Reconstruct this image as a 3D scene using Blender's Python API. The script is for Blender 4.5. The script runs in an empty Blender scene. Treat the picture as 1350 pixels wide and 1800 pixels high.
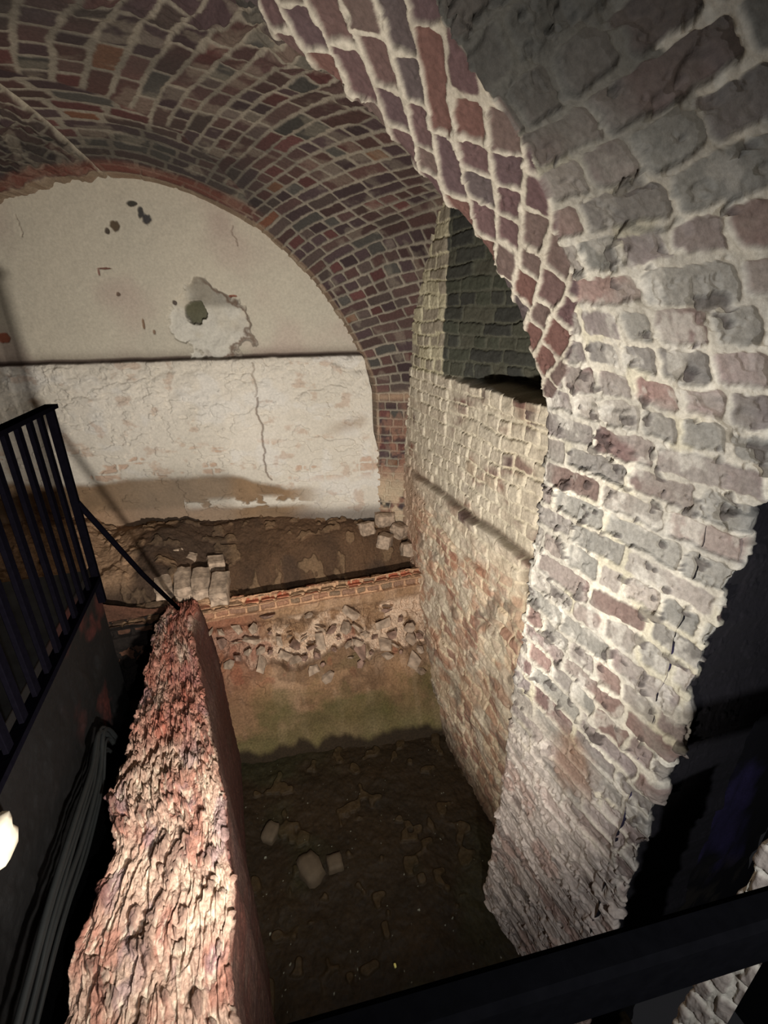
import bpy, math, random
import numpy as np
from mathutils import Vector, Matrix
random.seed(7)
scene = bpy.context.scene
COL = scene.collection

# ------------------------------------------------------------------ camera
CAMZ = 1.5
PITCH, YAW = math.atan(330 / 800), math.radians(18.526)
cam_d = bpy.data.cameras.new('camera'); cam = bpy.data.objects.new('camera', cam_d); COL.objects.link(cam)
cam_d.sensor_fit = 'VERTICAL'; cam_d.sensor_height = 36.0; cam_d.lens = 36.0 * 800 / 1800
cam_d.clip_start = 0.02
cam.location = (0, 0, CAMZ)
cam.rotation_euler = (math.pi / 2 - PITCH, 0, -YAW)
scene.camera = cam
# ------------------------------------------------------------------ world
w = bpy.data.worlds.new('world'); scene.world = w; w.use_nodes = True
bg = w.node_tree.nodes['Background']; bg.inputs[0].default_value = (.95, .93, 1.0, 1); bg.inputs[1].default_value = 0.012
# ------------------------------------------------------------------ lamps
def area(name, loc, target, power, size, color, spread=180):
    d = bpy.data.lights.new(name, 'AREA'); o = bpy.data.objects.new(name, d); COL.objects.link(o)
    d.energy = power; d.shape = 'RECTANGLE'; d.size = size[0]; d.size_y = size[1]; d.color = color; d.spread = math.radians(spread)
    o.location = loc
    o.rotation_euler = (Vector(target) - Vector(loc)).to_track_quat('-Z', 'Y').to_euler()
    return o
area('flood_lamp', (.02, .27, .50), (.10, 3.0, .85), 60, (.10, .06), (1.0, .94, .87), 150)
area('pier_fill', (.25, -.55, 1.50), (.85, 1.4, .1), 11, (.05, .035), (.95, .96, 1.0), 120)  # added unseen fill behind the viewer, brightens the pier
# ------------------------------------------------------------------ colour management
vs = scene.view_settings
vs.view_transform = 'Standard'; vs.look = 'None'; vs.gamma = 1.0; vs.use_curve_mapping = False
vs.exposure = 0.0
scene.cycles.use_denoising = True
scene.cycles.max_bounces = 5; scene.cycles.diffuse_bounces = 3

# ------------------------------------------------------------------ tagging
def tag(o, label=None, cat=None, group=None, kind=None):
    if label: o['label'] = label
    if cat: o['category'] = cat
    if group: o['group'] = group
    if kind: o['kind'] = kind
    return o

# ------------------------------------------------------------------ noise in numpy
def H(i, j, s=0):
    i = np.asarray(i).astype(np.int64); j = np.asarray(j).astype(np.int64)
    n = (i * 374761393 + j * 668265263 + s * 1442695041) & 0xffffffff
    n = ((n ^ (n >> 13)) * 1274126177) & 0xffffffff
    n = ((n ^ (n >> 16)) * 2246822519) & 0xffffffff
    n = n ^ (n >> 15)
    return (n & 0xffffff) / float(0x1000000)
def vn(x, y, s=0):
    xi = np.floor(x); yi = np.floor(y); fx = x - xi; fy = y - yi
    fx = fx * fx * (3 - 2 * fx); fy = fy * fy * (3 - 2 * fy)
    a = H(xi, yi, s); b = H(xi + 1, yi, s); c = H(xi, yi + 1, s); d = H(xi + 1, yi + 1, s)
    return (a * (1 - fx) + b * fx) * (1 - fy) + (c * (1 - fx) + d * fx) * fy
def fbm(x, y, s=0, o=4, g=.5):
    t = 0; a = 1; n = 0
    for k in range(o):
        t = t + a * vn(x * 2 ** k + 17.3 * k, y * 2 ** k - 9.1 * k, s + k); n += a; a *= g
    return t / n
def ss(a, b, x):
    t = np.clip((x - a) / (b - a), 0, 1); return t * t * (3 - 2 * t)
def mix(a, b, t):
    a = np.asarray(a, float); b = np.asarray(b, float)
    t = np.asarray(t)[..., None]
    return a * (1 - t) + b * t
def srgb(r, g, b):
    c = np.array([r, g, b]) / 255.0
    return np.where(c <= .04045, c / 12.92, ((c + .055) / 1.055) ** 2.4)

# ------------------------------------------------------------------ brick pattern: a runs along the course, b across it
def bricks(a, b, seed, ph=.080, bl=.225, mort=.011, warp=.010, rag=.006, rr=.010, header=.45):
    wa = (fbm(a * 5, b * 5, seed + 1, 3) - .5) * 2 * warp * 1.6
    wb = (fbm(a * 4, b * 6, seed + 5, 3) - .5) * 2 * warp * 1.6
    a = a + wa; b = b + wb
    y = b / ph; row = np.floor(y); fb = y - row
    hd = H(row, row * 0, seed + 11) < header
    L = np.where(hd, bl * .5, bl)
    x = (a + H(row, row * 0 + 3, seed + 12) * bl) / L
    j = lambda i: (H(i, row, seed + 13) - .5) * .26
    c = np.floor(x); c = np.where(x < c + j(c), c - 1, c); c = np.where(x > c + 1 + j(c + 1), c + 1, c)
    da = np.minimum(x - c - j(c), c + 1 + j(c + 1) - x) * L
    db = np.minimum(fb, 1 - fb) * ph
    r1 = H(c, row, seed + 21); r2 = H(c, row, seed + 22); r3 = H(c, row, seed + 23)
    m = mort * (.42 + .35 * r3)
    qx = da - m; qy = db - m
    d = rr - np.hypot(np.maximum(rr - qx, 0), np.maximum(rr - qy, 0))
    d = np.where((qx > rr) & (qy > rr), np.minimum(qx, qy), d)
    d = d + (fbm(a * 45, b * 45, seed + 31, 3) - .5) * 2 * rag
    return ss(-.0015, .0055, d), r1, r2, r3, d
def palette(r, cols):
    cols = np.array(cols); n = len(cols)
    return cols[np.clip((r * n).astype(int), 0, n - 1)]

# ------------------------------------------------------------------ materials
def mat_attr(name, rough=.92, n1=90, n2=320, bump=.35, spec=.25, dist=.004, var=.22):
    m = bpy.data.materials.new(name); m.use_nodes = True; nt = m.node_tree; N = nt.nodes; Lk = nt.links
    bs = N['Principled BSDF']; bs.inputs['Roughness'].default_value = rough
    bs.inputs['Specular IOR Level'].default_value = spec
    at = N.new('ShaderNodeAttribute'); at.attribute_name = 'col'
    tc = N.new('ShaderNodeTexCoord')
    a = N.new('ShaderNodeTexNoise'); a.inputs['Scale'].default_value = n1; a.inputs['Detail'].default_value = 6; a.inputs['Roughness'].default_value = .65
    b = N.new('ShaderNodeTexNoise'); b.inputs['Scale'].default_value = n2; b.inputs['Detail'].default_value = 3
    Lk.new(tc.outputs['Object'], a.inputs['Vector']); Lk.new(tc.outputs['Object'], b.inputs['Vector'])
    mr = N.new('ShaderNodeMapRange'); mr.inputs[1].default_value = .3; mr.inputs[2].default_value = .7
    mr.inputs[3].default_value = 1 - var; mr.inputs[4].default_value = 1 + var
    Lk.new(a.outputs[0], mr.inputs[0])
    mx = N.new('ShaderNodeMix'); mx.data_type = 'RGBA'; mx.blend_type = 'MULTIPLY'; mx.inputs[0].default_value = 1
    Lk.new(at.outputs['Color'], mx.inputs[6]); Lk.new(mr.outputs[0], mx.inputs[7]); Lk.new(mx.outputs[2], bs.inputs['Base Color'])
    ad = N.new('ShaderNodeMath'); ad.operation = 'MULTIPLY_ADD'; ad.inputs[1].default_value = .4
    Lk.new(b.outputs[0], ad.inputs[0]); Lk.new(a.outputs[0], ad.inputs[2])
    bp = N.new('ShaderNodeBump'); bp.inputs['Strength'].default_value = bump; bp.inputs['Distance'].default_value = dist
    Lk.new(ad.outputs[0], bp.inputs['Height']); Lk.new(bp.outputs[0], bs.inputs['Normal'])
    return m
def mat_plain(name, c, rough=.6, metal=0.0, bump=.2, scale=60, var=.15, spec=.3):
    m = bpy.data.materials.new(name); m.use_nodes = True; nt = m.node_tree; N = nt.nodes; Lk = nt.links
    bs = N['Principled BSDF']; bs.inputs['Roughness'].default_value = rough; bs.inputs['Metallic'].default_value = metal
    bs.inputs['Specular IOR Level'].default_value = spec
    tc = N.new('ShaderNodeTexCoord'); a = N.new('ShaderNodeTexNoise'); a.inputs['Scale'].default_value = scale; a.inputs['Detail'].default_value = 6
    Lk.new(tc.outputs['Object'], a.inputs['Vector'])
    cr = N.new('ShaderNodeValToRGB')
    cr.color_ramp.elements[0].position = .3; cr.color_ramp.elements[1].position = .7
    cr.color_ramp.elements[0].color = (*[v * (1 - var) for v in c], 1); cr.color_ramp.elements[1].color = (*[min(1, v * (1 + var)) for v in c], 1)
    Lk.new(a.outputs[0], cr.inputs[0]); Lk.new(cr.outputs[0], bs.inputs['Base Color'])
    bp = N.new('ShaderNodeBump'); bp.inputs['Strength'].default_value = bump; bp.inputs['Distance'].default_value = .003
    Lk.new(a.outputs[0], bp.inputs['Height']); Lk.new(bp.outputs[0], bs.inputs['Normal'])
    return m
M_brick = mat_attr('old_brickwork')
M_plaster = mat_attr('lime_plaster', n1=60, n2=260, bump=.25, var=.12)
M_rough = mat_attr('crumbling_brick', n1=70, n2=240, bump=.6, dist=.007, var=.35)
M_mud = mat_attr('wet_mud', rough=.7, n1=40, n2=200, bump=.5, var=.35, spec=.2)
M_iron = mat_plain('black_painted_iron', (.0018, .0016, .0026), rough=.9, spec=.0)
M_black = mat_plain('matt_black_rail', (.0015, .0015, .0018), rough=.95, spec=.0)
M_dark = mat_plain('dark_blue_black', (.010, .009, .020), rough=.85, scale=4, var=.7, spec=.1)
M_cable = mat_plain('grey_cable_sheath', (.006, .007, .007), rough=.6, scale=30)
M_deck = mat_plain('dark_steel_deck', (.03, .03, .03), rough=.7, scale=12, var=.4)
M_stone = mat_plain('pale_stone', (.62, .56, .44), rough=.9, scale=25)

# ------------------------------------------------------------------ grid mesh
def grid(name, P, h, col, mat, flip=False, kind='structure', lat=None):
    P = np.asarray(P, float); n, m, _ = P.shape
    du = np.gradient(P, axis=0); dv = np.gradient(P, axis=1)
    Nn = np.cross(du, dv); Nn /= np.linalg.norm(Nn, axis=2, keepdims=True) + 1e-12
    if flip: Nn = -Nn
    Q = P + Nn * h[..., None]
    me = bpy.data.meshes.new(name)
    idx = np.arange(n * m).reshape(n, m)
    if flip: q = np.stack([idx[:-1, :-1], idx[:-1, 1:], idx[1:, 1:], idx[1:, :-1]], -1)
    else: q = np.stack([idx[:-1, :-1], idx[1:, :-1], idx[1:, 1:], idx[:-1, 1:]], -1)
    q = q.reshape(-1, 4); nf = len(q)
    me.vertices.add(n * m); me.vertices.foreach_set('co', Q.reshape(-1).astype(np.float32))
    me.loops.add(nf * 4); me.loops.foreach_set('vertex_index', q.reshape(-1).astype(np.int32))
    me.polygons.add(nf); me.polygons.foreach_set('loop_start', np.arange(0, nf * 4, 4, dtype=np.int32))
    me.polygons.foreach_set('use_smooth', np.ones(nf, bool))
    me.update(calc_edges=True)
    at = me.color_attributes.new('col', 'FLOAT_COLOR', 'POINT')
    c4 = np.ones((n * m, 4), np.float32); c4[:, :3] = np.clip(np.broadcast_to(col, (n, m, 3)), 0, 1).reshape(-1, 3)
    at.data.foreach_set('color', c4.reshape(-1))
    me.materials.append(mat)
    o = bpy.data.objects.new(name, me); COL.objects.link(o)
    if kind: o['kind'] = kind
    return o
def spline(P, t, n):
    """Catmull-Rom through points P at parameters 0..len-1, evaluated at t"""
    P = np.asarray(P, float); k = np.clip(np.floor(t).astype(int), 0, len(P) - 2); f = (t - k)[..., None]
    g = lambda i: P[np.clip(i, 0, len(P) - 1)]
    p0, p1, p2, p3 = g(k - 1), g(k), g(k + 1), g(k + 2)
    return .5 * (2 * p1 + (p2 - p0) * f + (2 * p0 - 5 * p1 + 4 * p2 - p3) * f ** 2 + (3 * p1 - p0 - 3 * p2 + p3) * f ** 3)
def arclen(P):
    return np.concatenate([[0], np.cumsum(np.linalg.norm(np.diff(P, axis=0), axis=1))])

# ================================================================== BACK WALL
B0 = np.array([1.054, 3.45]); BD = np.array([-.987, .162])      # start at right edge, direction to the left along the wall
arcX = np.array([-2.1, -1.9, -1.75, -1.6, -1.4, -1.17, -.964, -.765, -.537, -.314, -.089, .138, .339, .546, .727, .88, 1.0, 1.049, 1.06, 1.12])
arcZ = np.array([.6, 1.2, 1.55, 1.78, 2.0, 2.152, 2.231, 2.282, 2.311, 2.299, 2.248, 2.154, 2.041, 1.861, 1.649, 1.423, 1.181, .969, .655, .4])
def build_back_wall():
    nu, nv = 780, 620
    s = np.linspace(-.06, 3.1, nu)[:, None] * np.ones((1, nv))
    X = B0[0] + BD[0] * s; Y = B0[1] + BD[1] * s
    zt = np.interp(X, arcX, arcZ) + .07
    zt = np.maximum(zt, .5)
    v = np.linspace(0, 1, nv)[None, :] ** 1.0
    z = -.35 + (zt + .35) * v
    P = np.stack([X, Y, z], -1)
    led = 1.275 - .02 * (s - 1.2) + (fbm(s * 6, s * 0, 4, 3) - .5) * .012
    low = ss(led + .010, led - .012, z)                     # proud lower part of the wall
    h = low * .035
    # rough flaking in the lower part, smooth above
    flake = fbm(s * 9 + z * 3, z * 16, 50, 5)
    h += low * (flake - .5) * .050 * ss(.2, .9, fbm(s * 1.3, z * 1.6, 52, 3) + .45 * ss(.8, 1.25, z) - .1)
    h += low * ss(.56, .59, fbm(s * 7, z * 11, 57, 4)) * .010 + low * ss(.50, .53, fbm(s * 16, z * 20, 58, 4)) * .005 * ss(.5, 1.0, z)
    h += (fbm(s * 3, z * 3, 54, 4) - .5) * .022 + low * (fbm(s * 11, z * 24, 56, 4) - .5) * .022 * ss(.75, 1.05, z + (fbm(s * 3, z * 3, 59, 2) - .5) * .6) + (fbm(s * 30, z * 30, 55, 3) - .5) * .0025
    ang = fbm(s * 14, z * 10, 66, 4)
    h += ss(.62, .70, ang) * ss(1.05, 1.25, z) * low * .010
    up = 1 - low
    c_up = mix(srgb(176, 170, 154), srgb(194, 184, 164), fbm(s * 1.5, z * 1.5, 60, 4))
    c_up = mix(c_up, srgb(170, 150, 138), ss(.5, .8, fbm(s * 2.4, z * 2.4, 61, 3)) * .6)
    c_lo = mix(srgb(212, 204, 190), srgb(190, 182, 166), fbm(s * 2.2, z * 3, 62, 5))
    c_lo = mix(c_lo, srgb(205, 200, 190), ss(.55, .7, fbm(s * 5, z * 7, 63, 4)) * .7)
    c_lo = mix(c_lo, srgb(158, 118, 90), ss(.64, .76, fbm(s * 9, z * 13, 64, 5)) * .35)
    col = mix(c_up, c_lo, low)
    # the joint between the two lifts: shade on the ledge top, painted in
    col = mix(col, srgb(52, 40, 38), np.exp(-((z - led - .006) / .016) ** 4) * .92)
    col = mix(col, srgb(90, 74, 62), np.exp(-((z - led - .02) / .04) ** 2) * .4)
    # broken patch with a filled hole, centre (s,z)
    cs, cz = (1.054 + .09) / .987, 1.52
    ds_, dz_ = (s - cs), (z - cz)
    rp = np.hypot(ds_ / .27 + .16, dz_ / .25 + .02 - .35 * ds_) + (fbm(s * 11, z * 11, 70, 5) - .5) * .70
    patch = ss(1.0, .93, rp) * up
    h -= patch * .030 * (.2 + fbm(s * 12, z * 12, 71, 4))
    col = mix(col, srgb(196, 192, 180), patch * .75 * ss(.3, .6, fbm(s * 6, z * 6, 72, 3)))
    col = mix(col, srgb(118, 112, 100), patch * ss(.06, .12, dz_) * ss(-.02, .08, -ds_ + .12) * .7)
    hole = ss(1.0, .8, np.hypot((ds_ - .055) / .075, (dz_ - .055) / .078) + (fbm(s * 22, z * 22, 73, 3) - .5) * .7) * up
    h -= hole * .045
    col = mix(col, srgb(84, 82, 62), hole * .95)
    rim = ss(1.0, .9, rp) * ss(.82, .9, rp) * up * ss(-.1, .1, -ds_)
    col = mix(col, srgb(96, 76, 62), rim * .85)
    # cracks
    def crack(s0, z0, s1, z1, w, seed, dep=.014, c=(92, 70, 58), a=.75):
        nonlocal h, col
        t = np.clip((z - z0) / (z1 - z0), 0, 1); sc_ = s0 + (s1 - s0) * t + (fbm(z * 14, z * 0, seed, 4) - .5) * .07
        k = np.exp(-((s - sc_) / w) ** 2) * (z > min(z0, z1)) * (z < max(z0, z1))
        h = h - k * dep; col = mix(col, srgb(*c), k * a)
    crack(.87, 1.0, .83, .35, .006, 80); crack(.87, 1.25, .86, 1.0, .005, 81, a=.5)
    crack(.90, 2.10, .895, 1.98, .003, 82, a=.6); crack(2.17, 2.12, 2.15, 2.0, .003, 83, a=.5)
    # small marks and missing chips
    for (px_, pz, wx, wz, c) in [(-.43, 2.20, .030, .016, (20, 18, 18)), (-.385, 2.15, .02, .035, (24, 24, 32)), (-.36, 2.12, .028, .030, (30, 30, 40)), (-.55, 2.075, .028, .03, (70, 52, 30)), (-.60, 2.045, .016, .02, (50, 38, 30)),
                                 (-.655, 1.835, .05, .006, (96, 52, 44)), (-.70, 1.815, .006, .02, (120, 80, 70)), (-.61, 1.685, .014, .013, (92, 72, 60)), (-.49, 1.50, .008, .03, (110, 84, 62)),
                                 (-.43, 1.45, .012, .018, (120, 96, 78)), (.11, 1.68, .028, .008, (120, 62, 44)), (-.27, 1.635, .012, .014, (60, 48, 44)), (-1.36, 1.42, .06, .03, (140, 72, 48))]:
        sx = (1.054 - px_) / .987
        k = ss(1.15, .75, np.hypot((s - sx) / wx, (z - pz) / wz) + (fbm(s * 40, z * 40, 90, 2) - .5) * .8)
        h = h - k * .008; col = mix(col, srgb(*c), k * .9)
    # brick courses peeping through at the right of the lower wall
    bm_, r1, r2, r3, d = bricks(s, z, 95, ph=.078, bl=.22)
    pk = ss(.62, .70, fbm(s * 5, z * 9, 96, 4)) * ss(.30, .42, z) * ss(.72, .60, z)
    h = h - pk * .008 * bm_; col = mix(col, srgb(168, 128, 100), pk * bm_ * .6)
    # dirt along the foot and the raw brown band with its torn plaster edge
    edge = .30 + .10 * ss(.7, 1.3, s) + (fbm(s * 3, s * 0 + 2, 97, 4) - .5) * .12 - .06 * ss(.75, .2, s)
    raw = ss(edge + .03, edge - .03, z) * ss(.30, .75, s)
    torn = ss(.44, .50, fbm(s * 7, z * 14, 98, 4)) * ss(.10, .16, z) * ss(.24, .2, z) * (s < 1.5)
    col = mix(col, mix(srgb(140, 112, 82), srgb(104, 82, 58), fbm(s * 6, z * 8, 99, 4)), raw * (1 - torn) * .95)
    h = h - raw * (1 - torn) * .02
    col = mix(col, srgb(166, 136, 108), ss(.2, .12, z) * ss(1.0, 1.3, s) * .8)
    g = ss(.55, .38, z) * ss(1.05, 1.2, s) * ss(2.2, 1.7, s)
    col = mix(col, srgb(120, 112, 100), g * .45)  # foot dirt with a shadow line painted in
    k = np.exp(-((z - (.82 - .25 * (s))) / .05) ** 2) * ss(.45, .2, s) * ss(0, .1, s)
    col = mix(col, srgb(140, 118, 96), k * .5)
    col = mix(col, srgb(60, 44, 36), ss(.14, .02, z) * ss(.9, .5, s) * .7)
    grid('wall_back', P, h, col, M_plaster, flip=True)
build_back_wall()

# ================================================================== BAY VAULT (with the corner pillar it springs from)
VL = [(1.058, 3.42, -.20), (1.056, 3.42, .20), (1.059, 3.405, .655), (1.049, 3.40, .969), (1.0, 3.405, 1.181), (.88, 3.42, 1.423), (.727, 3.44, 1.649), (.64, 3.455, 1.76),
      (.546, 3.47, 1.861), (.339, 3.50, 2.041), (.138, 3.53, 2.154), (-.089, 3.57, 2.248), (-.314, 3.60, 2.299), (-.537, 3.64, 2.311), (-.765, 3.68, 2.282),
      (-.964, 3.71, 2.231), (-1.17, 3.74, 2.152), (-1.4, 3.78, 2.0), (-1.75, 3.84, 1.55), (-1.95, 3.88, 1.0), (-2.0, 3.9, .3)]
VO = [(1.31, 3.32, -.20), (1.31, 3.325, .20), (1.31, 3.34, .655), (1.31, 3.293, .979), (1.31, 3.25, 1.25), (1.31, 3.14, 1.62), (1.31, 2.975, 1.93), (1.31, 2.82, 2.134),
      (1.29, 2.5, 2.20), (1.16, 2.1, 2.28), (.86, 1.8, 2.38), (.5, 1.62, 2.44), (-.1, 1.5, 2.50), (-1.45, 2.0, 2.54),
      (-1.7, 2.2, 2.46), (-1.9, 2.35, 2.34), (-2.1, 2.5, 2.18), (-2.25, 2.65, 1.92), (-2.42, 2.8, 1.5), (-2.45, 2.95, 1.0), (-2.45, 3.0, .3)]
def build_vault():
    nt_, nu = 1450, 640
    k = len(VL) - 1
    t0 = np.linspace(0, k, 4000); Lc = spline(VL, t0, 0); al = arclen(Lc)
    al2 = al + .8 * arclen(spline(VO, t0, 0)); t = np.interp(np.linspace(0, al2[-1], nt_), al2, t0)
    Lc = spline(VL, t, 0); Oc = spline(VO, t, 0); al = arclen(Lc)
    u = np.linspace(0, 1, nu)[None, :, None]
    A = Lc[:, None, :]; B = Oc[:, None, :]
    span = np.linalg.norm(B - A, axis=2, keepdims=True)
    P = A + (B - A) * u
    bul = 4 * u * (1 - u) * np.minimum(.05 * span ** 1.4, .12)
    P = P + np.array([.35, .0, 1.0]) * bul * ss(.25, .9, span)
    # arris turning back to the wall
    dist = (u * span)[..., 0]
    q = ss(.045, 0, dist)
    P[..., 1] += .07 * q ** 2
    P[..., 0] += .012 * q; P[..., 2] += .012 * q * ss(.5, 2.3, P[..., 2])
    wide = arclen(Oc)
    aL = al[:, None] * np.ones((1, nu)); aO = wide[:, None] * np.ones((1, nu)); uu = u[..., 0] * np.ones((nt_, 1))
    T = t[:, None] * np.ones((1, nu))
    blend = uu
    # density of the courses grows with the fan: more courses are let in further from the wall
    loc = np.gradient(P, axis=0); rate = np.linalg.norm(loc, axis=2); rate0 = np.linalg.norm(np.gradient(Lc, axis=0), axis=1)[:, None]
    b0 = np.cumsum(rate0 * np.ones((1, nu)), axis=0)
    fan = ss(8.0, 11.0, T)
    b = b0 * 1.0
    b = np.where(T > 8.0, b0 + (b - b0), b)
    ratio = rate / rate0
    b = np.cumsum(rate0 * (1 + (np.clip(ratio, .5, 3) - 1) * .30), axis=0)
    a = dist
    # fold line: near the crown the courses next to the wall swing round parallel to it
    uc = np.interp(T, [9.2, 10, 11, 12, 13, 14], [0, .2, .4, .58, .8, 1.0])
    inA = ss(.0, .03, uc - dist + (fbm(b * 6, dist * 6, 140, 2) - .5) * .05)
    m1 = bricks(a, b, 101, ph=.064, bl=.185, mort=.0085, warp=.009, rag=.0045, rr=.008, header=.5)
    m2 = bricks(b0, dist - .05 * b0, 131, ph=.066, bl=.19, mort=.010, warp=.010, rr=.008)
    # beyond the crown seam another fan, finer and dirtier
    m3 = bricks(dist + .4 * b0, b0 - .6 * dist, 151, ph=.07, bl=.16, mort=.010, warp=.014, rr=.008)
    inC = ss(13.0, 13.04, T + 0 * dist)
    pick = lambda i: (m1[i] * (1 - inA) + m2[i] * inA) * (1 - inC) + m3[i] * inC
    pick_hard = lambda i: np.where(inC > .5, m3[i], np.where(inA > .5, m2[i], m1[i]))
    body = pick(0); r1, r2, r3 = pick_hard(1), pick_hard(2), pick_hard(3)
    sn = np.exp(-((T - 13.02) / .035) ** 2)
    body = body * (1 - sn)
    rough = ss(.9, 1.7, dist) * ss(7.5, 10.5, T)
    h = body * (.003 + .007 * r2) * (1 - .5 * ss(9, 12, T)) + (1 - body) * .010 * ss(7.5, 10, T) + (fbm(a * 60, b * 60, 111, 3) - .5) * .004 + (fbm(a * 2, b * 2, 112, 3) - .5) * .03
    h += rough * (fbm(a * 12, b * 20, 113, 4) - .5) * .17 + inC * (fbm(a * 16, b * 20, 114, 3) - .5) * .05
    h += sn * .014
    h -= (1 - body) * .003
    cb = palette(r1, [srgb(92, 70, 66), srgb(102, 76, 70), srgb(84, 68, 68), srgb(96, 82, 76), srgb(88, 84, 78), srgb(104, 68, 64), srgb(80, 64, 64), srgb(96, 76, 70)])
    cb = cb * (.45 + .40 * r2)[..., None]
    cb = mix(cb, srgb(120, 80, 54), (r3 > .97) * .6)
    cm = mix(srgb(148, 138, 122), srgb(106, 99, 88), fbm(a * 8, b * 8, 115, 3))
    col = mix(cm, cb, body)
    # darker grey patches towards the crown, efflorescence down the pillar
    crown_dark = ss(.42, .7, fbm(a * 1.4, b * 1.4, 116, 4) + .25 * ss(9, 13, T) - .05) * ss(6.0, 9.5, T)
    col = mix(col, srgb(52, 50, 47), crown_dark * .6); col = col * (1 - .25 * inC)[..., None]
    soil = ss(.40, .75, fbm(a * 5, b * 5, 117, 4))
    col = mix(col, srgb(150, 140, 122), ss(.60, .72, fbm(a * 9, b * 9, 118, 4)) * .25)
    pil = ss(3.4, 2.0, T)
    col = mix(col, srgb(150, 112, 92), pil * ss(.45, .6, fbm(a * 12, b * 9, 119, 4)) * .6)
    col = mix(col, srgb(200, 180, 150), ss(1.7, 1.0, T) * .7 * ss(.3, .5, fbm(a * 10, b * 10, 120, 3)))
    col = mix(col, srgb(190, 160, 130), np.exp(-((T - 3.05) / .12) ** 2) * .5)
    col = mix(col, srgb(176, 152, 126), ss(.05, .03, dist) * .45)
    col = mix(col, srgb(120, 70, 56), ss(.16, .10, dist) * ss(.03, .06, dist) * ss(9, 10, T) * .5)
    col = mix(col, srgb(180, 170, 150), sn * .5)
    grid('ceiling', P, h, col, M_brick, flip=False)
build_vault()

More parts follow.
